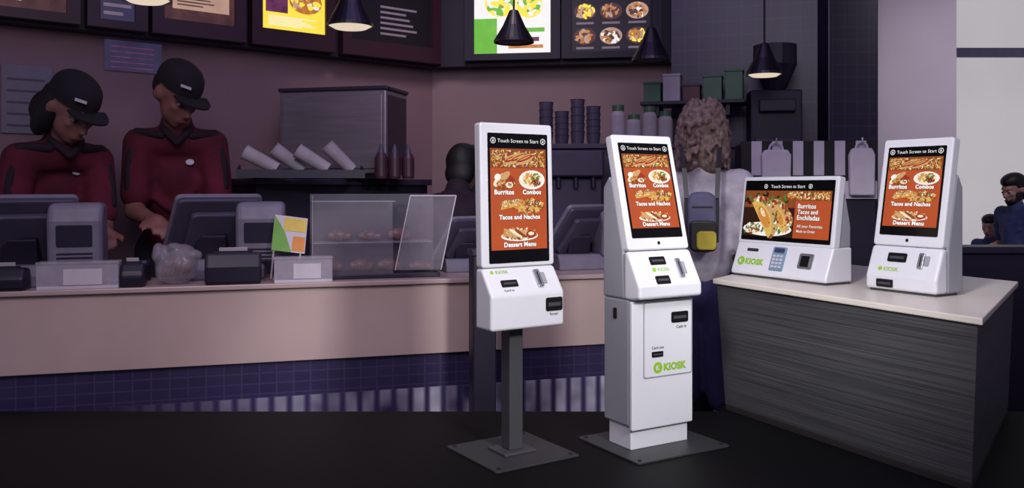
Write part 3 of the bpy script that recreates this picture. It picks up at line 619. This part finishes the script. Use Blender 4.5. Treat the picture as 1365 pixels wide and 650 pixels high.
# drink dispenser between the kiosks, on a lower front unit
fu=new('drinks_unit',(P(780,0,6.4).x,6.4,FL),R(-4),'low dark drinks unit behind the counter between the two floor kiosks','cabinet')
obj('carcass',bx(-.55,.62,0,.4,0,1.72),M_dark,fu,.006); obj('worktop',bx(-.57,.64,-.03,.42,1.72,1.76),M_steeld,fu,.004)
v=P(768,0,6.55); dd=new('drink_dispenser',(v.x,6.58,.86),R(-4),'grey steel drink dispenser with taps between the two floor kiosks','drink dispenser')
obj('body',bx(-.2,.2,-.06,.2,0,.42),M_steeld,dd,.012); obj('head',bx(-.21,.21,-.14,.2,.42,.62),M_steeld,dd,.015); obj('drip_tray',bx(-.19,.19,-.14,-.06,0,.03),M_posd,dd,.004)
for sx in (-.13,0,.13):
    bm=bmesh.new(); rod(bm,(sx,-.10,.42),(sx,-.10,.34),.018); obj('tap',bm,M_posd,dd)
bm=bmesh.new(); lathe(bm,[(0,0),(.055,0),(.06,.02),(.06,.2),(.045,.23),(0,.23)],I4,16); jb=new('food_jar',(0,0,0)); obj('jar',bm,M_tee,jb)
bm=bmesh.new(); lathe(bm,[(0,.23),(.05,.23),(.05,.27),(0,.275)],I4,16); obj('lid',bm,M_grn,jb)
for i in range(4):
    o=jb if i==0 else copy_tree(jb); q=P(824+21*i,0,7.17-.014*i); q.z=1.56; o.location=q; o.scale=(1,1,[1.2,.9,1.15,1.0][i]); tag(o,lb[i]+' from the left among pale green-lidded jars on the dark unit','jar','jars on the dark unit')
G='boxes on the wall shelf'
q=P(930,134,7.05); ws=new('wall_shelf',(q.x,7.2,q.z),R(-17),'dark wall shelf above the curly haired customer','shelf')
obj('board',bx(-.42,.42,-.2,.16,-.03,0),M_dark,ws,.004); obj('bracket',bx(-.3,-.27,-.15,.16,-.12,-.03),M_dark,ws); obj('bracket',bx(.27,.3,-.15,.16,-.12,-.03),M_dark,ws)
for i,(x,wd,h,m,l) in enumerate(((-.33,.07,.15,M_grn,'squat green box at the left end of the dark wall shelf'),(-.17,.07,.21,M_tee,'pale box second from the left on the dark wall shelf'),(-.01,.07,.12,M_brn,'brown box in the middle of the dark wall shelf'),(.16,.075,.19,M_grn,'green box second from the right on the dark wall shelf'),(.33,.07,.23,M_grn,'tall green box at the right end of the dark wall shelf'))):
    v=Vector((q.x,7.2,q.z))+Euler((0,0,R(-17))).to_matrix()@Vector((x,-.03,0))
    o=new('food_box',v,R(-17),l,'box',G); obj('carton',bx(-wd,wd,-.1,.1,0,h),m,o,.004); obj('lid',bx(-wd-.005,wd+.005,-.106,.106,h,h+.02),M_posd if m is M_brn else m,o,.004)
q=P(1032,0,6.95); cm=new('coffee_machine',(q.x,6.93,1.56),R(-8),'tall dark coffee machine with hopper on the dark unit by the tiled column','coffee machine')
obj('body',bx(-.2,.2,-.08,.2,0,.42),M_dark,cm,.015); obj('group_head',bx(-.14,.14,-.14,-.08,.24,.34),M_posd,cm,.01); obj('drip_tray',bx(-.17,.17,-.14,-.08,0,.03),M_steeld,cm,.004)
bm=bmesh.new(); lathe(bm,[(0,.42),(.08,.42),(.17,.62),(.17,.78),(0,.80)],I4,18); obj('bean_hopper',bm,M_dark,cm)
# striped display rack and bags
q=P(1055,235,6.3); st=new('striped_rack',(q.x,6.3,FL),R(-6),'rack with black and white striped panel behind the landscape kiosk','rack')
obj('frame',bx(-.36,.60,.02,.3,0,2.42),M_dark,st,.006)
bm=bmesh.new()
for i in range(13): box(bm,-.36+.0738*i,-.36+.0738*(i+1),-.005,.02,2.19,2.44,i%2)
box(bm,-.36,.60,-.012,.02,2.15,2.19,0); box(bm,-.36,.60,-.008,.02,2.02,2.15,1)
obj('striped_panel',bm,[M_slot,M_wpaper],st)
def rail_hook(x):
    bm=bmesh.new(); rod(bm,(x,.0,2.43),(x,-.07,2.43),.006,8); rod(bm,(x,-.07,2.43),(x,-.07,2.46),.006,8); obj('hook',bm,M_chrome,st)
def pbag(x,w,h,lb):
    rot=Euler((0,0,R(-6))).to_matrix(); p=Vector((q.x,6.3,FL))+rot@Vector((x,-.05,2.435-w*.6-h)); o=new('paper_bag',p,R(-6),lb,'bag','white bags hanging from the striped rack')
    bm=bmesh.new(); slab(bm,[(-w,0),(w,0),(w*1.05,h*.85),(w*.8,h),(-w*.8,h),(-w*1.05,h*.85)],frame((0,0,0),(1,0,0),(0,0,1)),-.03,.03); obj('sack',bm,M_wpaper,o,.012)
    bm=bmesh.new(); pts=[(w*.5*math.cos(R(t)),0,h-.005+w*.6*math.sin(R(t))) for t in range(0,181,30)]
    for a_,b_ in zip(pts,pts[1:]): rod(bm,a_,b_,.008,6)
    obj('handle',bm,M_wpaper,o)
rail_hook(-.12); rail_hook(.48)
pbag(-.12,.10,.26,'white bag hanging on the left of the striped rack'); pbag(.48,.085,.34,'white bag hanging beside the dark tiled column')
# wall notices left
for px,y0,y1,hw,l in ((36,88,178,30,'grey notice sheet on the wall behind the capped woman'),(178,56,96,36,'dim picture notice on the wall above the capped man')):
    nn=Vector((-WD.y,WD.x,0)); t=online(W0+nn*.17,WD,px); q=W0+nn*.175+WD*t
    z0=E-(y1-H)/F*q.y; z1=E-(y0-H)/F*q.y; z1=min(z1,2.345); ww=hw/F*q.y*1.0
    o=new('wall_notice',(q.x,q.y,z0),WT,l,'notice','notices on the kitchen wall')
    pn=obj('sheet',bx(-ww,ww,-.015,0,0,z1-z0),M_pos if px<100 else E_bl,o)
    bm=bmesh.new(); n=5
    for i in range(n): slab(bm,rect(-ww*.8,(z1-z0)*(.1+.17*i),ww*.7,(z1-z0)*(.13+.17*i)),frame((0,-.0155,0),(1,0,0),(0,0,1)),0,.003)
    obj('print',bm,M_posb if px<100 else E_mag,o)
# ---------------------------------------------------------------- people
def person(label,loc,s,rz,J,pitch,yaw,skin,shirt,trou,kind,group=None,sleeve=.75,long_shorts=False,hem=-.04,beard=False):
    o=new('person',loc,rz,label,'person',group,s)
    hc=Vector(J['head']); HM=Matrix.Translation(hc)@Euler((R(pitch),0,R(yaw)),'XYZ').to_matrix().to_4x4()
    # head frame: face looks along -Y, positive pitch turns the face down
    nk=Vector(J['neck']); ch=Vector(J['chest']); pv=Vector(J['pelvis'])
    P_=[]; e=P_.append
    e(('e',(0,.012,.025),(.074,.094,.098),HM)); e(('e',(0,-.028,-.045),(.058,.062,.068),HM)); e(('e',(0,-.062,-.092),(.026,.024,.022),HM))
    e(('e',(0,-.078,.028),(.05,.02,.016),HM)); e(('e',(0,-.1,-.018),(.013,.018,.028),HM)); e(('e',(0,-.108,-.034),(.018,.016,.012),HM))
    e(('e',(0,-.088,-.066),(.026,.014,.013),HM))
    for q in (-1,1): e(('e',(q*.076,.012,-.012),(.012,.024,.032),HM)); e(('e',(q*.036,-.066,-.02),(.022,.02,.02),HM))
    e(('c',nk,hc+Vector((0,.02,-.03)),.056,.05)); e(('e',ch,(.118,.082,.17))); e(('c',ch,pv,.095,.10)); e(('e',pv,(.13,.10,.11)))
    sh_=[];tr_=[]
    sh_.append(('e',ch,(.134,.1,.19))); sh_.append(('c',ch,pv+Vector((0,0,hem)),.112,.122)); sh_.append(('c',nk+Vector((0,.01,-.03)),nk+Vector((0,.0,.015)),.075,.064))
    tr_.append(('e',pv,(.138,.112,.13))); tr_.append(('e',pv+Vector((0,0,.06)),(.122,.105,.1)))
    rf=random.Random(len(label))
    for q,sd in ((-1,'r'),(1,'l')):
        S_=Vector(J['sh'+sd]);E_=Vector(J['el'+sd]);W_=Vector(J['wr'+sd])
        e(('c',S_,E_,.046,.038)); e(('c',E_,W_,.04,.027)); e(('c',nk+Vector((0,.01,-.04)),S_,.05,.048))
        sh_.append(('c',nk+Vector((0,.01,-.05)),S_,.062,.06)); sh_.append(('c',ch+Vector((q*.05,0,.06)),S_,.088,.062)); sh_.append(('c',S_,S_.lerp(E_,sleeve),.062,.058))
        # cloth folds across the chest, belly and sleeve
        for _ in range(4):
            z_=rf.uniform(-.16,.06); sh_.append(('c',ch+Vector((q*.02,-.092+abs(z_)*.1,z_)),ch+Vector((q*.10,-.072,z_+rf.uniform(.03,.09))),.016,.012))
        sh_.append(('c',S_.lerp(E_,.4)+Vector((q*.03,-.04,0)),S_.lerp(E_,.55)+Vector((-q*.03,-.045,-.01)),.018,.014))
        D=(W_-E_).normalized(); side=D.cross(Vector((0,0,1)))
        if side.length<.2: side=Vector((0,1,0))
        side.normalize(); dn=side.cross(D).normalized()
        if dn.z>0: dn=-dn
        e(('c',W_,W_+D*.06,.03,.034)); K=W_+D*.085
        for i in range(4):
            b0=K+side*(.023*(i-1.5)); l=[.034,.04,.038,.028][i]; m1=b0+D*l+dn*.012; m2=m1+D*l*.6+dn*l*.8
            e(('c',b0-D*.02,m1,.0105,.0095)); e(('c',m1,m2,.0095,.008))
        tq=-side if q>0 else side
        e(('c',W_+D*.02+tq*.025,W_+D*.05+tq*.058+dn*.01,.014,.011)); e(('c',W_+D*.05+tq*.058+dn*.01,W_+D*.082+tq*.06+dn*.02,.011,.009))
        hp=pv+Vector((q*.075,0,-.04)); kn=Vector((q*.09,-.02,.5)); an=Vector((q*.09,.02,.09))
        e(('c',hp,kn,.08,.055)); e(('c',kn,an,.055,.037)); e(('e',(q*.09,-.05,.045),(.04,.12,.04)))
        if long_shorts: tr_.append(('c',hp,hp.lerp(kn,.95),.095,.08))
        else: tr_+= [('c',hp,kn,.09,.068),('c',kn,an+Vector((0,0,.0)),.068,.056)]
    blob('body',P_,skin,o)
    blob('shirt',sh_,shirt,o,.011,3); blob('shorts' if long_shorts else 'trousers',tr_,trou,o,.014,4)
    for q in (-1,1):
        bm=bmesh.new(); ellip(bm,(q*.09,-.055,.045),(.05,.135,.05)); obj('shoe',bm,M_shoe,o,smooth=True)
    for q in (-1,1):
        bm=bmesh.new(); ellip(bm,(q*.033,-.080,.002),(.014,.010,.008),HM); ey=obj('eye',bm,M_eyew,o,smooth=True)
        bm=bmesh.new(); ellip(bm,(q*.033,-.088,.001),(.007,.004,.007),HM); obj('iris',bm,M_eyed,ey,smooth=True)
    bm=bmesh.new(); ellip(bm,(0,-.1,-.066),(.025,.006,.008),HM); obj('mouth',bm,M_lip,o,smooth=True)
    if beard: blob('beard',[('e',(0,-.045,-.085),(.055,.055,.045),HM),('e',(-.05,-.015,-.05),(.015,.04,.05),HM),('e',(.05,-.015,-.05),(.015,.04,.05),HM)],M_hairb,o,.009,2)
    if kind in('cap','capw'):
        bm=bmesh.new(); pr=[(0,.13)]+[(.103*math.sin(R(t)),.03+.10*math.cos(R(t))**.8) for t in range(10,90,10)]+[(.104,.03),(.104,.015)]
        lathe(bm,pr,HM@Matrix.Translation((0,.012,.026))@Matrix.Diagonal((.80,.99,.82,1)),22); cp=obj('cap',bm,M_cap,o,smooth=True)
        bm=bmesh.new()
        vis=[(.074*math.cos(R(t)),-.075-.09*math.sin(R(t))) for t in range(0,181,15)]
        VM=HM@Matrix.Translation((0,0,.05))@Euler((R(4),0,0)).to_matrix().to_4x4()
        tp=[bm.verts.new(VM@Vector((x,y,.006-2.2*x*x))) for x,y in vis]; bt_=[bm.verts.new(VM@Vector((x,y,-.002-2.2*x*x))) for x,y in vis]; nn_=len(vis)
        bm.faces.new(tp); bm.faces.new(bt_[::-1])
        for i in range(nn_): bm.faces.new((tp[i],bt_[i],bt_[(i+1)%nn_],tp[(i+1)%nn_]))
        obj('cap_visor',bm,M_cap,cp)
        bm=bmesh.new(); slab(bm,rect(-.025,-.004,.015,.006),frame(HM@Vector((-.045,-.088,.084)),HM.to_3x3()@Vector((1,-.55,0)),HM.to_3x3()@Vector((0,.3,1))),0,.004); obj('cap_badge',bm,M_wpaper,cp)
        for q,sd in ((-1,'r'),(1,'l')):
            S_=Vector(J['sh'+sd]); E_=Vector(J['el'+sd]); up=Vector((q*.008,-.03,.043)); ou=Vector((q*.03,-.042,.02))
            blob('shoulder_stripe',[('c',nk+Vector((q*.055,-.04,-.03)),S_+up,.018,.018),('c',S_+up,S_.lerp(E_,.35)+ou,.018,.016),('c',S_.lerp(E_,.35)+ou,S_.lerp(E_,.72)+ou*.9,.016,.016)],M_yoke,o,.008,3)
        blob('collar',[('c',nk+Vector((-.045,-.045,-.01)),nk+Vector((.0,-.085,-.06)),.016,.014),('c',nk+Vector((.045,-.045,-.01)),nk+Vector((.0,-.085,-.06)),.016,.014),('c',nk+Vector((-.05,-.03,0)),nk+Vector((0,.06,.02)),.016,.016),('c',nk+Vector((.05,-.03,0)),nk+Vector((0,.06,.02)),.016,.016)],M_yoke,o,.008,2)
        bm=bmesh.new(); slab(bm,ell(.05,.0,.016,.012),frame(ch+Vector((0,-.116,.06)),(1,.2,0),(0,.25,1)),-.005,.004); obj('shirt_badge',bm,M_wpaper,o)
    if kind=='cap': hp=[('e',(0,.035,.01),(.079,.082,.075),HM)]
    elif kind=='capw': hp=[('e',(0,.04,.0),(.088,.088,.09),HM),('e',(-.062,.035,-.06),(.035,.05,.09),HM),('e',(.066,.04,-.06),(.03,.045,.085),HM),('e',(0,.1,-.07),(.075,.06,.08),HM)]
    elif kind=='curl':
        r=random.Random(2); hp=[('e',(0,.03,.03),(.097,.101,.107),HM),('e',(0,.045,-.06),(.102,.077,.09),HM),('e',(-.04,.06,-.12),(.05,.045,.05),HM),('e',(.05,.06,-.11),(.05,.045,.05),HM)]
        for _ in range(420):
            a=r.uniform(0,6.28); zz=r.uniform(-.15,.135); rad=.103*math.sqrt(max(.06,1-((zz)/.15)**2)) if zz>0 else .107-.12*max(0,-zz-.10)
            y=.035+rad*math.sin(a)
            if y<-.05 and zz<.06: continue
            hp.append(('e',(rad*math.cos(a),y,zz),(.008,.008,.013),HM))
    else: hp=[('e',(0,.034,.03),(.087,.098,.098),HM),('e',(0,.01,.075),(.08,.1,.06),HM),('e',(0,.055,-.04),(.08,.062,.075),HM)]
    blob('hair',hp,M_hairc if kind=='curl' else M_hairb,o,.006 if kind=='curl' else .010,1 if kind=='curl' else 4)
    return o
JM=dict(pelvis=(0,.06,.95),chest=(0,-.09,1.215),neck=(0,-.18,1.41),head=(0,-.265,1.54),shr=(-.138,-.15,1.35),shl=(.138,-.15,1.35),elr=(-.155,-.17,1.08),ell=(.165,-.18,1.08),wrr=(-.09,-.34,1.05),wrl=(.09,-.35,1.045))
JW=dict(pelvis=(0,.06,.93),chest=(0,-.12,1.185),neck=(0,-.24,1.36),head=(0,-.335,1.475),shr=(-.135,-.20,1.29),shl=(.13,-.20,1.29),elr=(-.17,-.21,1.02),ell=(.145,-.23,1.03),wrr=(-.11,-.30,1.07),wrl=(.10,-.37,1.02))
JC=dict(pelvis=(0,0,.95),chest=(0,.0,1.24),neck=(0,-.01,1.43),head=(0,-.03,1.58),shr=(-.145,0,1.38),shl=(.145,0,1.38),elr=(-.18,.03,1.12),ell=(.18,.03,1.12),wrr=(-.13,-.2,1.07),wrl=(.19,-.08,.90))
p=P(236,0,6.05); person('worker in black cap and maroon polo looking down, right of the other capped worker',(p.x-.175,6.48,FL),1.79,R(22),JM,38,36,M_skind,M_shirt,M_trou,'cap')
p=P(97,0,5.53); person('long haired worker in black cap and maroon polo bending at the far left',(p.x-.41,5.94,FL),1.77,R(44),JW,38,18,M_skind,M_shirt,M_trou,'capw')
p=P(592,0,6.5); person('dark haired worker in dark shirt turned away behind the counter left of the pole kiosk',(p.x,6.30,FL),1.52,R(165),JW,20,0,M_skind,M_yoke,M_trou,'dark')
p=P(937,0,5.42); person('curly haired customer in pale grey top and denim shorts seen from behind',(p.x,5.42,FL),1.54,R(160),JC,8,0,M_skinl,M_cardi,M_jean,'curl',long_shorts=True,hem=.10,sleeve=.95)
p=P(1355,0,9.4); person('dark haired bearded bystander in blue shirt at the far right edge',(p.x,9.4,FL),1.32,R(-74),JC,20,0,M_skinl,M_blue,M_trou,'dark',beard=True)
p=P(1321,0,9.9); person('small child standing beside the bystander in blue at the far right',(p.x,9.9,FL),1.05,R(-50),JC,12,0,M_skinl,M_blue,M_trou,'dark')
# backpack
q=P(936,337,5.08); bgo=new('backpack',q,R(-8),'grey and yellow backpack with black straps worn by the curly haired customer','backpack')
Mb=frame((0,0,0),(1,0,0),(0,0,1))
bm=bmesh.new(); slab(bm,rrect(-.085,0,.085,.36,.06,5),Mb,-.08,0); bb=obj('pack_body',bm,M_gblue,bgo,.03,seg=3)
bm=bmesh.new(); slab(bm,rrect(-.075,.01,.082,.19,.03),Mb,-.004,.028); pk=obj('front_pocket',bm,M_black,bgo,.012)
bm=bmesh.new(); slab(bm,rrect(-.035,.02,.080,.13,.025),Mb,.0,.036); obj('yellow_patch',bm,M_yel,pk,.008)
bm=bmesh.new(); slab(bm,rect(-.06,.265,.06,.275),Mb,-.004,.004); obj('zip',bm,M_black,bgo)
for sx in (-1,1):
    bm=bmesh.new(); pts=[(sx*.085,.03,.06),(sx*.088,.03,.32),(sx*.10,.08,.50),(sx*.115,.15,.62)]
    for a_,b_ in zip(pts,pts[1:]):
        u=Vector((1,0,0)); vv=[bm.verts.new(Vector(pp)+u*dx) for pp,dx in ((a_,-.014),(a_,.014),(b_,.014),(b_,-.014))]; bm.faces.new(vv)
    o=obj('strap',bm,M_black,bgo); md=o.modifiers.new('solid','SOLIDIFY'); md.thickness=.012
# ---------------------------------------------------------------- light and camera
wd=bpy.data.worlds.new('world'); S.world=wd; wd.use_nodes=True
bgN=wd.node_tree.nodes['Background']; bgN.inputs[0].default_value=(.72,.62,1,1); bgN.inputs[1].default_value=.19
def aim(o,loc,tgt):
    C.objects.link(o); o.location=loc; o.rotation_euler=(Vector(tgt)-Vector(loc)).to_track_quat('-Z','Y').to_euler()
def area(name,loc,tgt,size,e,col=(1,1,1)):
    l=bpy.data.lights.new(name,'AREA'); l.size=size; l.energy=e; l.color=col
    aim(bpy.data.objects.new(name,l),loc,tgt)
def spot(name,loc,tgt,ang,e,r=.3,col=(1,1,1),blend=.6):
    l=bpy.data.lights.new(name,'SPOT'); l.spot_size=R(ang); l.spot_blend=blend; l.energy=e; l.shadow_soft_size=r; l.color=col
    aim(bpy.data.objects.new(name,l),loc,tgt)
area('key_light',(.2,.1,3.8),(.4,4.4,.7),2.4,80,(.90,.83,1))
spot('kiosk_spot',(2.0,.4,2.6),(.42,3.95,.85),32,540)  # unseen spot added from the right for the two floor kiosks
spot('counter_spot',(-.8,.5,3.0),(1.75,4.4,.85),28,650,blend=.8)  # unseen spot added from the left for the kiosks on the counter
spot('counter_front_spot',(-1.4,1.6,3.4),(-1.1,5.0,.35),72,175,.6,(1,.88,.86),1)  # warm unseen spot added to brighten the service counter front
spot('wall_spot',(-.3,5.6,3.9),(-.4,8.1,1.9),70,130,.4,(1,.86,.86),1)  # warm unseen spot added for the back wall
spot('lavender_wall_fill',(4.4,4.9,3.7),(3.75,7.6,1.6),60,165,.5,(1,.96,1),1)  # added spot brightening the lavender wall, not cast by the window
spot('far_fill',(5.0,7.0,3.6),(5.6,9.6,.9),60,100,.5,(1,.95,1),1)  # unseen spot added to brighten the far-right figures
area('violet_kitchen_fill',(0,5.4,4.1),(0,6.6,.5),2.6,34,(.54,.42,1))  # unseen violet area fill added to tint the kitchen
cam=bpy.data.cameras.new('camera'); co=bpy.data.objects.new('camera',cam); C.objects.link(co)
co.location=(0,0,E); co.rotation_euler=(R(90),0,0); cam.sensor_width=36; cam.lens=F/1365*36; cam.shift_y=-75/1365
S.camera=co
